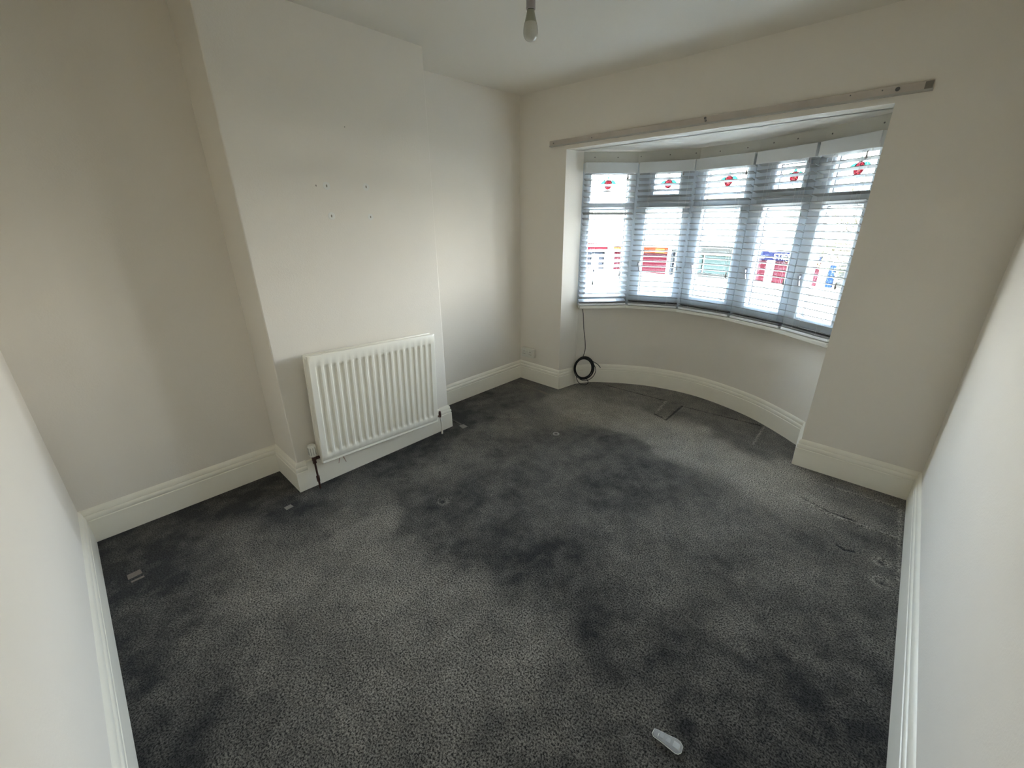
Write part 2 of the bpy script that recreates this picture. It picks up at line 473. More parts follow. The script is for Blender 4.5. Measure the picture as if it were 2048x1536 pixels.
bb('baseboard_chimney_left', [(XB, YS1), (XB, .672)], n0=S_)
bb('baseboard_chimney', [(XB, .672), (XB, 1.622)], PLAIN)
bb('baseboard_chimney_right', [(XB, 1.622), (XB, YS2)], n1=N_)
bb('baseboard_chimney_far', [(XB, YS2), (XA, YS2)], n0=E_, n1=E_)
bb('baseboard_recess', [(XA, YS2), (XA, YD)], n0=N_, n1=S_)
RL = Vector((.9812, -.1930))   # normal of the splayed left reveal, facing the opening
bb('baseboard_window_left', [(XA, YD), (XW1, YD)], n0=E_, n1=RL)
bb('baseboard_reveal_left', [(XW1, YD), (-2.105, 3.075)], n0=S_)
bb('baseboard_bay', [(p.x, p.y) for p in BAYC if p.x < -.26])
bb('baseboard_reveal_right', [(-.270, 3.15), (XW2, YD)], n1=S_)
bb('baseboard_window_right', [(XW2, YD), (XC, YD)], n0=Vector((-.995, -.098)), n1=W_)
bb('baseboard_right', [(XC, YD), (XC, YE)], n0=S_, n1=N_)

# ------------------------------------------------------------------ bay: head board, sill
def miter_poly(off, ext0=0.0, ext1=0.0):
    out = []
    nn = []; tt = []
    for i in range(5):
        t = (FP[i + 1] - FP[i]).normalized(); tt.append(t); nn.append(Vector((-t.y, t.x)))
    for i in range(6):
        a = nn[max(0, i - 1)]; b = nn[min(4, i)]
        h = (a + b).normalized()
        p = FP[i] + h / h.dot(b) * off
        if i == 0: p = p - tt[0] * ext0
        if i == 5: p = p + tt[4] * ext1
        out.append(p)
    return out
def band(name, off0, off1, z0, z1, mt, e0=0, e1=0, bevel=.002):
    a = miter_poly(off0, e0, e1); b = miter_poly(off1, e0, e1)
    w = MB()
    n = 6
    V_ = [(p.x, p.y, z) for z in (z0, z1) for p in a] + [(p.x, p.y, z) for z in (z0, z1) for p in b]
    F_ = []
    for i in range(5):
        F_ += [(i, i + 1, n + i + 1, n + i), (2 * n + i, 3 * n + i, 3 * n + i + 1, 2 * n + i + 1), (n + i, n + i + 1, 3 * n + i + 1, 3 * n + i), (i, 2 * n + i, 2 * n + i + 1, i + 1)]
    F_ += [(0, n, 3 * n, 2 * n), (5, 2 * n + 5, 3 * n + 5, n + 5)]
    w.add(V_, F_)
    return tag(w.build(name, mt, bevel=bevel), kind='structure')
hb = band('trim_window_head', 0, .12, ZH, ZL + .01, mat('head_board_paint', (0.62, 0.61, 0.55), 0.5, noise=.04, nscale=6), .02, .05)
band('trim_sill', -.072, .10, .733, ZS, M_sill, -.012, -.01)
# old screw holes in the head board
for i, t_ in [(0, .20), (0, .62), (1, .04), (1, .52), (1, .93), (2, .35), (2, .80), (3, .22), (3, .60), (4, .10), (4, .80)]:
    A, B = FP[i], FP[i + 1]; t = (B - A).normalized(); nn = Vector((-t.y, t.x))
    p = A + (B - A) * t_
    z = ZL - .040 + (.006 if i % 2 else 0)
    mb = MB()
    T = Matrix.Translation((p.x, p.y, z)) @ Matrix.Rotation(math.atan2(t.y, t.x), 4, 'Z') @ Matrix.Rotation(math.radians(90), 4, 'X')
    mb.lathe([(.0045, -.001), (.0045, .0012), (.003, .0015)], n=10, M=T)
    mb.build('screw_hole', M_screw, hb)

# ------------------------------------------------------------------ windows
def facet_T(i, P=FP):
    A, B = P[i], P[i + 1]; t = (B - A).normalized(); nn = Vector((-t.y, t.x)); L = (B - A).length
    Mx = Matrix(((t.x, nn.x, 0, A.x), (t.y, nn.y, 0, A.y), (0, 0, 1, 0), (0, 0, 0, 1)))
    return Mx, L

def ellipse(cx_, cz, rx, rz, n=14, a0=0, a1=360, rot=0):
    out = []
    for k in range(n + (a1 - a0 != 360)):
        a = math.radians(a0 + (a1 - a0) * k / n)
        x, z = rx * math.cos(a), rz * math.sin(a)
        c, s = math.cos(math.radians(rot)), math.sin(math.radians(rot))
        out.append((cx_ + x * c - z * s, cz + x * s + z * c))
    return out

def flat(mb, pts, y0, y1, mi):
    n = len(pts)
    mb.add([(x, y0, z) for x, z in pts] + [(x, y1, z) for x, z in pts],
           [tuple(range(n)), tuple(range(n, 2 * n))[::-1]] + [(i, (i + 1) % n, n + (i + 1) % n, n + i) for i in range(n)], mi)

def lead(mb, pts, y, r=.0009, closed=True):
    mb.tube([(x, y, z) for x, z in pts], r, 5, mi=4, closed=closed)

def motif(cx_, zc, z0, z1, s, parent, var):
    mb = MB(); y0, y1 = .0405, .0425
    def P(pts): return [(cx_ + x * s, zc + z * s) for x, z in pts]
    # leaves
    leafT = P([(-.013, .030), (-.009, .043), (.001, .060), (.010, .044), (.014, .030), (.004, .026)])
    leafR = P([(.024, .006), (.022, .020), (.034, .027), (.052, .020), (.070, .002), (.048, -.004)])
    leafL = P([(-.024, .006), (-.018, .022), (-.036, .024), (-.054, .014), (-.070, -.004), (-.046, -.006)])
    for l in (leafT, leafR, leafL):
        flat(mb, l, y0, y1, 2); lead(mb, l, y0)
    # bloom: outer petals, centre
    outer_ = P([(-.032, -.010), (-.028, .012), (-.014, .026), (.006, .030), (.024, .022), (.032, .004), (.030, -.018), (.016, -.036), (-.004, -.042), (-.022, -.034)])
    flat(mb, outer_, y0, y1, 1); lead(mb, outer_, y0, .0016)
    pet = [P(ellipse(.004, .012, .022, .012, 12)), P(ellipse(-.020, -.010, .009, .018, 12, rot=18)), P(ellipse(.020, -.016, .008, .017, 12, rot=-25)), P(ellipse(0, -.032, .016, .007, 12))]
    for p in pet:
        flat(mb, p, y0 - .0008, y1 + .0008, 0); lead(mb, p, y0 - .0008)
    c = P(ellipse(.003, -.012, .010, .009, 10))
    flat(mb, c, y0 - .001, y1 + .001, 3); lead(mb, c, y0 - .001)
    lead(mb, P(ellipse(.004, .010, .014, .006, 8, 20, 160)), y0 - .001, .0012, False)
    if var:
        b = P([(-.004, -.048), (.006, -.048), (.003, -.060), (-.001, -.066)])
        flat(mb, b, y0, y1, 2); lead(mb, b, y0)
    # stem / centre lead line
    lead(mb, [(cx_ + .001 * s, zc + .060 * s), (cx_ + .002, z1)], y0, .0011, False)
    lead(mb, [(cx_ + .004 * s, zc - .042 * s), (cx_ + .002 * s, zc - .06 * s), (cx_ - .004, z0)], y0, .0016, False)
    mb.build('rose_motif', [M_sg_red, M_sg_pink, M_sg_teal, M_sg_yel, M_lead], parent)

OPEN = [dict(l=(.075, .385, .86, 1.53), u=(.077, .385, 1.602, 1.846), top=False, h=False),
        dict(l=(.098, .372, .852, 1.531), u=(.146, .330, 1.648, 1.806), top=True, h=True),
        dict(l=(.076, .362, .864, 1.528), u=(.078, .364, 1.600, 1.838), top=False, h=True),
        dict(l=(.108, .360, .858, 1.527), u=(.156, .334, 1.640, 1.790), top=True, h=True),
        dict(l=(.094, .342, .856, 1.527), u=(.102, .340, 1.602, 1.832), top=False, h=True)]
for i in range(5):
    Mx, L = facet_T(i)
    d = OPEN[i]
    root = empty('window_%d' % (i + 1), (0, 0, 0)); root.matrix_world = Mx
    tag(root, kind='structure')
    fr = MB()
    w1 = .048
    zt = 1.565   # transom centre
    fr.ring((.001, L - .001, ZS, ZH), (w1, L - w1, ZS + w1, ZH - .012), 0, .070, .004)
    fr.box(w1 - .002, L - w1 + .002, .002, .068, zt - .018, zt + .018)
    fr.build('window_frame', M_pvc, root, bevel=.0015)
    lx0, lx1, lz0, lz1 = d['l']; ux0, ux1, uz0, uz1 = d['u']
    s = MB()
    s.ring((w1 - .006, L - w1 + .006, ZS + w1 - .006, zt - .012), (lx0, lx1, lz0, lz1), -.004 if d['h'] else .006, .060, .006)
    s.build('sash_lower', M_pvc, root, bevel=.001)
    s = MB()
    s.ring((w1 - .006, L - w1 + .006, zt + .012, ZH - .008), (ux0, ux1, uz0, uz1), -.010 if d['top'] else .006, .058, .007)
    s.build('sash_upper', M_pvc, root, bevel=.001)
    for (x0, x1, z0, z1) in (d['l'], d['u']):
        g = MB(); g.ring((x0 - .002, x1 + .002, z0 - .002, z1 + .002), (x0 + .004, x1 - .004, z0 + .003, z1 - .003), .036, .057)
        g.build('gasket', M_gasket, root)
        p = MB(); p.box(x0 - .001, x1 + .001, .044, .048, z0 - .001, z1 + .001)
        p.build('pane', M_glass, root)
    um = (ux0 + ux1) / 2
    motif(um + (.005 if i else -.01), (uz0 + uz1) / 2 + (.0 if d['top'] else .006), uz0, uz1, .92 if d['top'] else 1.0, root, d['top'])
    if d['h']:
        hx = {1: .080, 2: .066, 3: .070, 4: .062}[i]
        h = MB()
        h.box(hx - .010, hx + .010, -.010, -.003, 1.085, 1.125)
        h.box(hx - .007, hx + .007, -.022, -.009, 1.098, 1.114)
        h.box(hx - .006, hx + .006, -.025, -.014, 1.045, 1.114, M=Matrix.Translation((hx, 0, 1.106)) @ Matrix.Rotation(math.radians(-12), 4, 'Y') @ Matrix.Translation((-hx, 0, -1.106)))
        h.build('handle', M_hdl, root, bevel=.003)
    if i < 4:
        n0 = Vector((Mx[0][1], Mx[1][1])); M2, _ = facet_T(i + 1); n1 = Vector((M2[0][1], M2[1][1]))
        p = FP[i + 1]
        w = MB(); w.prism([p + n0 * .002, p + n0 * .075, p + (n0 + n1) * .043, p + n1 * .075, p + n1 * .002], ZS, ZH)
        struct('trim_corner_post', w, M_pvc)
# closing posts at the two ends
w = MB(); w.prism([(-2.10, 3.052), (-2.152, 3.10), (-2.22, 3.06), (-2.12, 3.02)], ZS - .03, ZL + .02); struct('trim_end_post', w, M_pvc)
w = MB(); w.prism([(-.2135, 3.066), (-.175, 3.13), (-.12, 3.12), (-.15, 3.0), (-.209, 3.03)], ZS - .03, ZL + .02); struct('trim_end_post', w, M_wall)

# ------------------------------------------------------------------ venetian blinds
BL = [dict(a=.004, b=.026, tilt=-20, t=[(.112, 1.07), (.112, .96), (.338, 1.03)], top=(.340, 1.775), lab='white slatted blind on the leftmost bay window, slats tipped down into the room'),
      dict(a=.026, b=.024, tilt=14, t=[(.395, 1.09)], top=(.355, 1.79), lab='white slatted blind on second bay window from left, in front of orange shop sign'),
      dict(a=.024, b=.018, tilt=14, t=[(.381, 1.07)], top=(.400, 1.76), lab='white slatted blind on the middle one of the five bay windows'),
      dict(a=.018, b=.016, tilt=14, t=[(.378, 1.07)], top=(.372, 1.79), lab='white slatted blind on the fourth bay window, in front of the blue shop sign'),
      dict(a=.016, b=.040, tilt=13.5, t=[(.322, 1.09)], top=(.300, 1.77), lab='white slatted blind on the rightmost bay window, half hidden by the wall edge')]
for i, d in enumerate(BL):
    Mx, L = facet_T(i, FB)
    root = empty('venetian_blind', (0, 0, 0)); root.matrix_world = Mx @ Matrix.Translation((L / 2, -.04, ZS))
    tag(root, d['lab'], 'window blind', 'slatted blinds hanging in the bay')
    X0, X1 = d['a'] - L / 2, L - d['b'] - L / 2
    zb, ztp = ZS, 0
    sl = MB()
    n = 26; z0, z1 = .800 - ZS, 1.838 - ZS
    rr = random.Random(i)
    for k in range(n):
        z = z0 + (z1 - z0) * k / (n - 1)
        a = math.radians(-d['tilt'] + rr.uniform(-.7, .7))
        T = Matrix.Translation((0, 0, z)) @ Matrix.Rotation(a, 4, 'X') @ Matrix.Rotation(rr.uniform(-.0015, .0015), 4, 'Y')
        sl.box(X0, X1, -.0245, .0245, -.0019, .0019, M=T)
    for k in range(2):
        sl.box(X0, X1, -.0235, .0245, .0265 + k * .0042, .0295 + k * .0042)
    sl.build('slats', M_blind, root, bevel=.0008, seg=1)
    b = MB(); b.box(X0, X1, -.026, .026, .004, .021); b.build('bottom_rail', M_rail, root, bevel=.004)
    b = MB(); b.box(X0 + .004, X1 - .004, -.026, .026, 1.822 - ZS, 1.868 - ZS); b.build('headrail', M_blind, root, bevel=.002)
    b = MB(); b.box(X0 - .001, X1 + .001, -.041, -.033, 1.797 - ZS, 1.873 - ZS)
    b.box(X0 - .001, X0 + .007, -.034, .022, 1.797 - ZS, 1.873 - ZS)
    b.box(X1 - .007, X1 + .001, -.034, .022, 1.797 - ZS, 1.873 - ZS)
    b.build('valance', M_val, root, bevel=.003)
    for xx in (X0 + .085, X1 - .085):
        c = MB()
        for yy in (-.0265, .0265):
            c.tube([(xx, yy, .015), (xx, yy, 1.83 - ZS)], .0008, 5)
        c.tube([(xx + .006, 0, .015), (xx + .006, 0, 1.83 - ZS)], .0008, 5)
        c.build('ladder_cord', M_cord, root)
    for (tx, tz) in d['t'] + [d['top']]:
        tx -= L / 2; tz -= ZS
        c = MB(); c.tube([(tx, -.031, tz), (tx, -.031, 1.80 - ZS)], .0009, 5)
        cc = c.build('pull_cord', M_cord, root)
        k = MB(); k.lathe([(.002, .018), (.0035, .014), (.0045, 0), (.0065, -.012), (.0068, -.018), (.004, -.021)], c=(tx, -.033, tz), n=12)
        k.build('tassel', M_tassel, cc, smooth=True)

# ------------------------------------------------------------------ curtain batten
bt = MB()
bt.box(-2.285, -.122, YD - .020, YD, 1.988, 2.024)
bo = bt.build('curtain_batten', M_wood, bevel=.002)
tag(bo, 'long bare wooden curtain batten screwed to the wall above the bay opening', 'batten')
bt = MB(); bt.box(-2.285, -.122, YD - .0225, YD, 1.984, 1.992); bt.build('painted_edge', mat('painted_edge', (.48, .46, .42), .7), bo)
for x, z, r in [(-2.245, 2.006, .004), (-1.11, 2.014, .007), (-1.105, 2.000, .006), (-.245, 2.008, .009), (-.30, 2.012, .003), (-.42, 2.012, .003), (-1.9, 2.004, .003)]:
    k = MB(); k.lathe([(r, 0), (r, .003), (r * .6, .004)], n=10, M=Matrix.Translation((x, YD - .020, z)) @ Matrix.Rotation(math.radians(90), 4, 'X'))
    k.build('screw', M_screw, bo)
k = MB(); k.box(-.152, -.124, YD - .0215, YD - .019, 1.992, 2.021); k.build('bare_end', mat('bare_end_wood', (.20, .18, .15), .8, noise=.2, nscale=40), bo)

# ------------------------------------------------------------------ marks on the chimney breast
for (y, z, r) in [(.993, 1.621, .006), (1.046, 1.622, .010), (1.263, 1.628, .010), (1.048, 1.480, .010), (1.268, 1.476, .009), (1.186, 1.900, .0045)]:
    T = Matrix.Translation((XB, y, z)) @ Matrix.Rotation(math.radians(90), 4, 'Y')
    if r > .007:
        k = MB(); k.lathe([(r * 1.9, -.001), (r * 1.9, .0006), (r * 1.5, .0010)], n=14, M=T); k.build('filler_patch', M_patch, chimney)
    k = MB()
    k.lathe([(r * .55, 0), (r * .45, .0016), (r * .3, .0018)], n=7, M=T @ Matrix.Diagonal((1.5, .8, 1, 1)))
    k.build('screw_hole', M_hole, chimney)

# ------------------------------------------------------------------ radiator
rad = empty('radiator', (XB, 1.147, 0))
tag(rad, 'cream ribbed panel radiator hung slightly askew on the chimney breast', 'radiator')
tilt = math.radians(-2.4)
Tr = Matrix.Translation((0, 0, .466)) @ Matrix.Rotation(tilt, 4, 'X')
RW, RH = .808, .632
def rad_panel(xf, ribs, name):
    """pressed-steel panel; its face looks towards +x, local y across, z up"""
    nr = 18
    pitch_ = (RW - .055) / nr
    ys_ = []
    if ribs:
        ys_ = [-RW / 2, -RW / 2 + .004, -RW / 2 + .020]
        for k in range(nr):
            c = -RW / 2 + .0275 + pitch_ * (k + .5)
            for o in (-.46, -.36, -.27, -.19, -.08, .08, .19, .27, .36, .46):
                ys_.append(c + o * pitch_)
        ys_ += [RW / 2 - .020, RW / 2 - .004, RW / 2]
    else:
        ys_ = [-RW / 2, -RW / 2 + .004, RW / 2 - .004, RW / 2]
    zs_ = [-RH / 2, -RH / 2 + .004, -RH / 2 + .016, -RH / 2 + .020, -RH / 2 + .048, -RH / 2 + .054, -RH / 2 + .060, -RH / 2 + .068, -RH / 2 + .08, 0, RH / 2 - .086, RH / 2 - .074, RH / 2 - .066, RH / 2 - .060, RH / 2 - .054, RH / 2 - .006, RH / 2]
    if not ribs: zs_ = [-RH / 2, -RH / 2 + .004, RH / 2 - .004, RH / 2]
    def sm(t): t = max(0, min(1, t)); return t * t * (3 - 2 * t)
    def depth(y, z):
        d = 0
        if ribs:
            u = ((y + RW / 2 - .0275) / pitch_) % 1 - .5
            inside = abs(y) < RW / 2 - .0275
            g = 1 - sm((abs(u) - .15) / .22)
            e = sm((z + RH / 2 - .048) / .022) * sm((RH / 2 - .052 - z) / .022)
            if inside: d = -.0095 * g * e
            if -RH / 2 + .0155 < z < -RH / 2 + .0175: d -= .003
        if abs(abs(y) - RW / 2) < 1e-6 or abs(abs(z) - RH / 2) < 1e-6: d -= .004
        return d
    mb = MB()
    ny_, nz_ = len(ys_), len(zs_)
    V_ = [Tr @ Vector((xf + depth(y, z), y, z)) for z in zs_ for y in ys_] + [Tr @ Vector((xf - .016, y, z)) for z in zs_ for y in ys_]
    F_ = []
    o2 = ny_ * nz_
    for a in range(nz_ - 1):
        for b in range(ny_ - 1):
            q = (a * ny_ + b, a * ny_ + b + 1, (a + 1) * ny_ + b + 1, (a + 1) * ny_ + b)
            F_.append(q); F_.append(tuple(o2 + k for k in q)[::-1])
    for a in range(nz_ - 1):
        for b in (0, ny_ - 1):
            F_.append((a * ny_ + b, (a + 1) * ny_ + b, o2 + (a + 1) * ny_ + b, o2 + a * ny_ + b))
    for b in range(ny_ - 1):
        for a in (0, nz_ - 1):
            F_.append((a * ny_ + b, a * ny_ + b + 1, o2 + a * ny_ + b + 1, o2 + a * ny_ + b))
    mb.add(V_, F_)
    return mb.build(name, M_rad, rad, smooth=True)
rad_panel(.100, True, 'front_panel')
rad_panel(.052, False, 'back_panel')
k = MB()
for s_ in (-1, 1):
    k = MB()
    k.box(.036, .088, s_ * RW / 2 - (.012 if s_ > 0 else -.002), s_ * RW / 2 - (.002 if s_ > 0 else -.012), -RH / 2 + .02, RH / 2 - .02, M=Tr)
    k.build('side_panel', M_rad, rad, bevel=.002)
for yy in (-.26, .26):
    k = MB()
    k.box(.0005, .040, yy - .02, yy + .02, -.25, .25, M=Tr)
    k.build('wall_bracket', M_rad, rad)
# thermostatic valve on the left, pipe to the floor
vy = .703 - 1.147
k = MB(); k.lathe([(.012, .215), (.019, .219), (.0205, .228), (.0215, .262), (.0205, .280), (.017, .289), (.010, .292)], c=(.058, vy, 0), n=22)
vh = k.build('valve_head', M_valve, rad, smooth=True)
k = MB()
for a in range(-2, 3):
    an = math.radians(a * 34 - 40)
    k.box(-.0012, .0012, .0200, .0228, .232, .276, M=Matrix.Translation((.058, vy, 0)) @ Matrix.Rotation(an - math.radians(90), 4, 'Z'))
k.build('grip_slot', mat('valve_slot', (.33, .32, .28), .6), vh)
k = MB()
k.lathe([(.010, .186), (.012, .190), (.012, .204), (.010, .216)], c=(.058, vy, 0), n=14)
k.tube([(.058, vy, .198), (.058, -RW / 2 + .03, .198)], [.0095, .0085], 12)
k.lathe([(.0105, .170), (.0105, .186)], c=(.058, vy, 0), n=6)
k.build('valve_body', M_copper, rad, smooth=True)
k = MB()
k.tube([(.058, vy, .172), (.058, vy + .001, .10), (.057, vy + .002, .05), (.057, vy + .002, -.004)], .0056, 10)
k.lathe([(.0056, .046), (.009, .050), (.0095, .072), (.0095, .082), (.0056, .088)], c=(.057, vy + .001, 0), n=8)
k.build('supply_pipe', M_copper, rad, smooth=True)
ry = 1.586 - 1.147
k = MB()
k.tube([(.058, RW / 2 - .03, .152), (.058, ry, .152)], .007, 10)
k.lathe([(.006, .140), (.009, .145), (.0095, .172), (.007, .186), (.004, .188)], c=(.058, ry, 0), n=12)
k.build('lockshield_valve', M_copper, rad, smooth=True)
k = MB(); k.tube([(.058, ry, .145), (.052, ry + .012, .09), (.050, ry + .016, .04), (.050, ry + .012, -.004)], .0062, 10)
k.build('return_pipe', M_skirt, rad, smooth=True)
# rust runs on the baseboard
k = MB()
k.add([(XB + .0186, y, z) for y, z in [(.858, .135), (.864, .135), (.850, .085), (.847, .085)]] + [(XB + .0186, y, z) for y, z in [(.872, .135), (.880, .135), (.895, .075), (.891, .075)]], [(0, 1, 2, 3), (4, 5, 6, 7)])
bbc = [o for o in bpy.data.objects if o.name == 'baseboard_chimney'][0]
k.build('rust_run', M_rust, bbc)

# ------------------------------------------------------------------ socket
sx, sz = -2.487, .283
so = empty('wall_socket', (sx, YD, sz))
tag(so, 'white surface mounted double socket box low in the corner by the bay', 'socket')
k = MB(); k.box(-.073, .073, -.030, 0, -.043, .043); k.build('back_box', M_socket, so, bevel=.004)
k = MB(); k.box(-.074, .074, -.042, -.0305, -.044, .044); k.build('faceplate', M_socket, so, bevel=.004)
for cx_ in (-.038, .038):
    k = MB()
    k.box(cx_ - .003, cx_ + .003, -.0428, -.041, .008, .016)
    for q in (-.011, .011):
        k.box(cx_ + q - .004, cx_ + q + .004, -.0428, -.041, -.014, -.010)
    k.build('pin_slots', M_dark, so)
    k = MB(); k.box(cx_ + math.copysign(.020, cx_) * -1 - .005, cx_ + math.copysign(.020, cx_) * -1 + .005, -.045, -.0415, .012, .030); k.build('switch', M_socket, so, bevel=.001)

# ------------------------------------------------------------------ aerial cable with coil
cb = MB()
pts = [(-2.068, 3.025, .752), (-2.058, 3.015, .745)]
pts = [(-2.062, 3.086, .7325), (-2.058, 3.088, .70), (-2.052, 3.09, .66), (-2.040, 3.09, .55), (-2.028, 3.10, .45), (-2.022, 3.105, .36), (-2.026, 3.100, .31), (-2.035, 3.095, .278)]
cb.tube(crom([Vector(p) for p in pts], 5), .0032, 7)
cc = Vector((-2.010, 3.085, .172)); ax = Vector((.78, .62, 0)); rr = random.Random(4)
nrm = Vector((.62, -.78, 0))
for k_ in range(9):
    R0 = .091 + rr.uniform(-.010, .008); ox, oz = rr.uniform(-.006, .006), rr.uniform(-.006, .006); dn = (k_ - 4) * .0028
    loop = []
    for a in range(36):
        an = 2 * math.pi * a / 36
        loop.append(cc + ax * (ox + R0 * .92 * math.cos(an)) + Vector((0, 0, 1)) * (oz + R0 * 1.12 * math.sin(an)) + nrm * (dn + .002 * math.sin(2 * an + k_)))
    cb.tube(loop, .0033, 6, closed=True)
# a loose outer loop, a small drooping loop, and the free end
cb.tube(crom([cc + ax * a + Vector((0, 0, z)) + nrm * .012 for a, z in [(.0, .095), (.05, .075), (.095, .03), (.108, -.02), (.088, -.075), (.045, -.112), (.0, -.118), (-.035, -.105)]], 5), .0030, 6)
cb.tube(crom([cc + ax * a + Vector((0, 0, z)) + nrm * .016 for a, z in [(-.068, -.07), (-.058, -.115), (-.030, -.150), (.004, -.160), (.036, -.150), (.044, -.128), (.030, -.100)]], 5), .0030, 6)
cb.tube(crom([cc + ax * a + Vector((0, 0, z)) + nrm * .010 for a, z in [(-.02, .100), (.03, .096), (.080, .070), (.125, .042), (.150, .012)]], 5), .0034, 6)
co_ = cb.build('aerial_cable', M_black, smooth=True)
tag(co_, 'black cable hanging from the sill into a coil against the bay baseboard', 'cable')

# ------------------------------------------------------------------ pendant bulb
bx, by, bz = -1.205, 1.380, 2.054
pb = empty('pendant_bulb', (bx, by, bz))
tag(pb, 'unlit frosted light bulb hanging bare from the ceiling', 'light bulb')
pb.scale = (1.26, 1.26, 1.14)
k = MB(); k.lathe([(.003, .0), (.008, .0008), (.013, .003), (.0172, .0075), (.0198, .0135), (.0210, .021), (.0208, .029), (.0196, .038), (.0180, .046)], n=40)
k.build('glass_globe', M_bulb, pb, smooth=True)
k = MB(); k.lathe([(.0178, .044), (.0165, .050), (.0135, .062), (.0110, .074), (.0105, .078)], n=32)
k.build('collar', M_bulbbody, pb, smooth=True)
k = MB(); k.lathe([(.0100, .077), (.0095, .083)], n=24); k.build('cap', M_dark, pb)
k = MB(); k.lathe([(.0128, .080), (.0132, .083), (.0128, .086), (.0128, .125), (.010, .132), (.005, .136)], n=28)
k.build('lampholder', M_holder, pb, smooth=True)
k = MB(); k.tube([(0, 0, .134), (0, 0, (ZC - bz) / 1.14 - .004)], .003, 8); k.build('flex', M_cord, pb)
k = MB(); k.lathe([(.010, (ZC - bz) / 1.14 - .026), (.030, (ZC - bz) / 1.14 - .016), (.034, (ZC - bz) / 1.14 - .0005)], n=28); k.build('ceiling_rose', M_socket, pb, smooth=True)

# ------------------------------------------------------------------ clear plastic strip on the carpet
ps = empty('plastic_strip', (-.191, .861, .002), math.radians(4))
tag(ps, 'small clear plastic blister strip lying on the dark carpet', 'plastic strip')
out_ = [(-.044, -.012), (-.043, .004), (-.038, .006), (-.010, .0120), (.020, .019), (.030, .019), (.041, .011), (.042, -.008), (.036, -.017), (.028, -.020), (-.020, -.0175), (-.038, -.018)]
k = MB(); nn_ = len(out_)
k.add([(x, y, .0015) for x, y in out_] + [(x * .96, y * .94, .006) for x, y in out_], [tuple(range(nn_))[::-1], tuple(range(nn_, 2 * nn_))] + [(i, (i + 1) % nn_, nn_ + (i + 1) % nn_, nn_ + i) for i in range(nn_)])
k.build('body', M_plastic, ps, bevel=.0015)
k = MB(); k.tube([(x * .99, y * .99, .003) for x, y in out_], .0010, 6, closed=True); k.build('rim', M_plrim, ps, smooth=True)
for cx_, wv in ((-.018, .011), (.002, .012), (.025, .020)):
    k = MB(); k.box(cx_ - wv / 2, cx_ + wv / 2, -.010, .001 + wv * .35, .0058, .0085); k.build('blister', M_plastic, ps, bevel=.0025)
k = MB(); k.box(-.0275, -.0262, -.012, -.001, .0058, .0072); k.build('ridge', M_plrim, ps)

# ------------------------------------------------------------------ pale flattened marks and a ring in the carpet
def mark(poly, mt, name, z=.0022):
    mb = MB(); mb.prism(poly, z - .003, z); return mb.build(name, mt, floor)
def rectm(cx_, cy_, lx, ly, rot, mt, name='furniture_mark'):
    c, s_ = math.cos(math.radians(rot)), math.sin(math.radians(rot))
    mark([(cx_ + x * c - y * s_, cy_ + x * s_ + y * c) for x, y in ((-lx, -ly), (lx, -ly), (lx * .9, ly), (-lx, ly * .9))], mt, name)
rectm(-2.178, .512, .016, .019, 5, M_pad)
rectm(-2.195, -.128, .018, .024, 2, M_padbrown)
rectm(-2.150, -.122, .006, .022, 2, M_padbrown)
rectm(-2.180, 2.700, .055, .014, -8, M_padbrown)
rectm(-2.205, 1.776, .028, .022, -8, M_pad)
k = MB()
k.tube([(-1.611 + .0185 * math.cos(a * math.pi / 10), 2.154 + .0185 * math.sin(a * math.pi / 10), .001) for a in range(20)], .0055, 8, closed=True)
rg = k.build('castor_cup_ring', mat('ring_grey', (.36, .35, .33), .7), smooth=True)
tag(rg, 'small pale ring sunk in the middle of the carpet', 'ring')

# ------------------------------------------------------------------ the street outside
GZ = -2.40
k = MB(); k.box(-60, 45, 4.6, 60, GZ - .2, GZ)
tag(k.build('street', mat('asphalt', (.085, .078, .065), .9, noise=.15, nscale=.8)), kind='structure')
FY = 30.0
shop = empty('shop_parade', (-10, FY, GZ))
tag(shop, 'pale parade of shops with red shutters across the street', 'building')
def sp(name, mt, boxes, parent=shop, bevel=0):
    mb = MB()
    for (x0, x1, y0, y1, z0, z1) in boxes:
        mb.box(x0 + 10, x1 + 10, y0 - FY, y1 - FY, z0 - GZ, z1 - GZ)
    return mb.build(name, mt, parent, bevel=bevel)
M_render = mat('cream_render', (.70, .66, .50), .9, noise=.05, nscale=1)
M_brick = mat('yellow_brick', (.42, .36, .16), .9, noise=.12, nscale=3)
M_shut = mat('red_shutter', (.024, .0035, .0055), .6)
M_blue = mat('blue_fascia', (.0045, .0055, .016), .6)
M_bluep = mat('blue_post', (.004, .010, .026), .6)
M_orange = mat('orange_sign', (.045, .008, .003), .6)
M_redf = mat('red_fascia', (.030, .003, .005), .6)
M_greyf = mat('grey_fascia', (.018, .018, .016), .7, noise=.2, nscale=4)
M_swin = mat('shop_glass', (.016, .023, .021), .4, .2)
M_sdoor = mat('shop_grey', (.010, .011, .014), .5)
M_white = mat('shop_white', (.75, .75, .72), .7)
sp('upper_wall', M_render, [(-34, 3, FY, FY + 7, -.15, 2.45)])
sp('eaves_band', M_brick, [(-34, 3, FY - .1, FY + 7, 2.45, 3.0)])
sp('roof', mat('slate_roof', (.20, .19, .19), .8), [(-34.2, 3.2, FY - .3, FY + 7, 3.0, 3.12)])
sp('shop_wall', M_render, [(-34, 3, FY + .3, FY + 7, GZ, -.15)])
piers = [(-20.4, -20.0), (-17.9, -17.35), (-13.0, -12.75), (-12.35, -12.0), (-7.9, -7.45), (-6.62, -6.2), (-5.12, -4.75), (-3.85, -3.45), (-34, -33)]
for a, b in piers:
    sp('pier', M_white, [(a, b, FY - .12, FY + .32, GZ, -.1)])
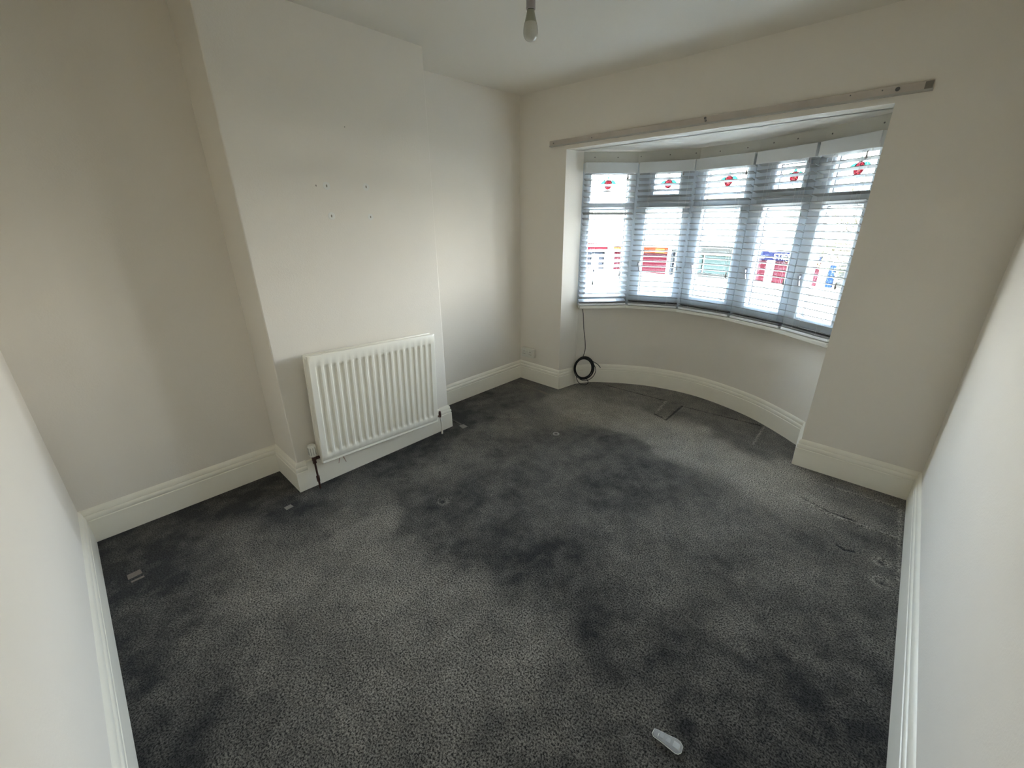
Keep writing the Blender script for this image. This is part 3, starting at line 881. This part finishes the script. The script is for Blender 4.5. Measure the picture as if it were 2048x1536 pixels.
sp('drainpipe', M_sdoor, [(-12.72, -12.60, FY - .10, FY + .3, GZ, -.5)])
for a, b in ((-17.35, -13.0), (-7.45, -6.62), (-6.2, -5.12), (-4.75, -3.85), (-33, -28)):
    nsl = 14; H = (-.80 - (GZ + .22)) / nsl
    sp('roller_shutter', M_shut, [(a, b, FY - .02 + (.01 if q % 2 else 0), FY + .3, GZ + .22 + q * H, GZ + .22 + (q + 1) * H - .012) for q in range(nsl)] + [(a, b, FY + .02, FY + .3, GZ + .2, -.80)])
sp('shop_step', M_white, [(-34, 3, FY - .3, FY + .3, GZ, GZ + .2)])
sp('orange_fascia', M_orange, [(-17.35, -13.05, FY - .2, FY + .3, -.75, -.38)])
M_fy = mat('fascia_yellow', (.07, .028, .008), .6)
for q in ((-17.3, -16.6, FY - .23, FY - .19, -.70, -.45), (-13.9, -13.2, FY - .23, FY - .19, -.72, -.42)):
    sp('fascia_panel', M_fy, [q])
sp('red_fascia', M_redf, [(-27.5, -17.95, FY - .2, FY + .3, -.78, -.25)])
sp('grey_fascia', M_greyf, [(-12.0, -7.9, FY - .2, FY + .3, -.62, -.12), (-13.0, -12.0, FY - .1, FY + .3, -.62, -.42)])
bf = sp('blue_fascia', M_blue, [(-7.45, -3.9, FY - .2, FY + .3, -.84, -.36)])
sp('shop_window', M_swin, [(-11.85, -10.6, FY + .05, FY + .3, GZ + .5, -.75), (-10.45, -8.5, FY + .05, FY + .3, GZ + .5, -.75)])
sp('shop_poster', mat('green_poster', (.022, .028, .012), .7), [(-8.35, -7.95, FY + .0, FY + .3, -1.75, -1.15)])
sp('stall_riser', M_greyf, [(-11.85, -8.5, FY + .03, FY + .3, GZ + .2, GZ + .48)])
sp('shop_door', M_sdoor, [(-19.9, -19.6, FY, FY + .3, GZ + .2, -.9), (-18.75, -18.4, FY, FY + .3, GZ + .2, -.9), (-19.6, -18.75, FY, FY + .3, -1.05, -.9)])
sp('blue_post', M_bluep, [(-3.40, -3.12, FY - .1, FY + .3, GZ + .2, -.98)])
sp('grey_shopfront', M_greyf, [(-3.0, -1.4, FY, FY + .3, -1.75, -1.15), (-3.0, -1.4, FY, FY + .3, GZ + .25, -1.9), (-3.1, -1.3, FY - .1, FY + .3, -1.02, -.95)])
def text(name, s, x, z, size, mt, parent, sx_=1.0):
    cu = bpy.data.curves.new(name, 'FONT'); cu.body = s; cu.size = size; cu.extrude = .02
    cu.materials.append(mt)
    tmp = bpy.data.objects.new(name, cu); COL.objects.link(tmp)
    bpy.context.view_layer.update()
    me = bpy.data.meshes.new_from_object(tmp.evaluated_get(bpy.context.evaluated_depsgraph_get()))
    bpy.data.objects.remove(tmp)
    o = bpy.data.objects.new(name, me); link(o, parent)
    o.location = (x + 10, -.235, z - GZ); o.rotation_euler = (math.radians(90), 0, 0); o.scale = (sx_, 1, 1)
    return o
text('sign_lettering', 'STIES', -6.30, -.76, .46, M_white, shop, .85)
for q in (-7.36, -7.22):
    sp('sign_bar', M_white, [(q, q + .06, FY - .235, FY - .19, -.76, -.44)])
text('sign_lettering', 'as', -7.02, -.74, .34, M_white, shop, .9)
for a in (-31, -27, -23, -19, -15, -11, -7, -3, 0.5):
    wf = sp('upper_window', M_white, [(a - .7, a + .7, FY - .06, FY + .01, .45, 1.95)])
    sp('upper_pane', M_white, [(a - .6, a - .05, FY - .08, FY - .03, .55, 1.85), (a + .05, a + .6, FY - .08, FY - .03, .55, 1.85)], wf)
    for ch in wf.children: ch.parent = wf

# street tree with its first leaves, right of the shops
M_bark = mat('bark', (.035, .030, .022), .9)
M_leaf = mat('young_leaf', (.06, .075, .016), .7)
tr = empty('street_tree', (-.9, 17.5, GZ))
tag(tr, 'thin leafy street tree in front of the shops, seen through the rightmost window', 'tree')
mb = MB(); lf = MB(); rt_ = random.Random(11)
mb.tube([(0, 0, 0), (.05, 0, 1.2), (.0, .05, 2.2), (-.05, 0, 3.0)], [.13, .11, .09, .06], 8)
mb.build('trunk', M_bark, tr, smooth=True)
br = MB()
def branch(p, d, L_, r, dep):
    pts = [p]
    q = p.copy(); dd = d.copy()
    for s_ in range(6):
        dd = (dd + Vector((rt_.uniform(-.25, .25), rt_.uniform(-.25, .25), rt_.uniform(-.18, .18)))).normalized()
        q = q + dd * L_ / 6; pts.append(q.copy())
    br.tube(pts, [r * (1 - .13 * s_) for s_ in range(7)], 5)
    for s_ in range(2, 7):
        if dep > 0:
            branch(pts[s_], (dd + Vector((rt_.uniform(-.9, .9), rt_.uniform(-.9, .9), rt_.uniform(-.6, .7)))).normalized(), L_ * .55, r * .45, dep - 1)
        for q_ in range(4 if dep == 0 else 1):
            c = pts[s_] + Vector((rt_.uniform(-.06, .06), rt_.uniform(-.06, .06), rt_.uniform(-.06, .06)))
            a = Vector((rt_.uniform(-1, 1), rt_.uniform(-1, 1), rt_.uniform(-1, 1))).normalized(); b = a.orthogonal().normalized()
            sz_ = rt_.uniform(.018, .035)
            lf.add([c - a * sz_, c + b * sz_ * .5, c + a * sz_, c - b * sz_ * .5], [(0, 1, 2, 3)])
for d_, z_ in [((-1, 0, .05), 2.4), ((-1, -.2, .35), 2.8), ((-.8, .3, .6), 3.0), ((.9, .1, .3), 2.7), ((.5, .6, .7), 3.0), ((-.2, -.5, 1), 3.0), ((-1, .2, .25), 3.0), ((-1, -.1, .6), 2.9)]:
    branch(Vector((0, 0, z_)), Vector(d_).normalized(), 1.35, .03, 2)
br.build('branches', M_bark, tr)
lf.build('foliage', M_leaf, tr, recalc=False)

# daylight portal hints for the renderer: one on each window
for i in range(5):
    Mx, L = facet_T(i)
    ld = bpy.data.lights.new('window_portal', 'AREA'); ld.shape = 'RECTANGLE'
    ld.size = L - .1; ld.size_y = ZH - ZS - .06
    ld.cycles.is_portal = True
    lo = bpy.data.objects.new('window_portal', ld); COL.objects.link(lo)
    # area lamps shine along local -Z: point it into the room
    lo.matrix_world = Mx @ Matrix.Translation((L / 2, .075, (ZH + ZS) / 2)) @ Matrix.Rotation(math.radians(-90), 4, 'X')
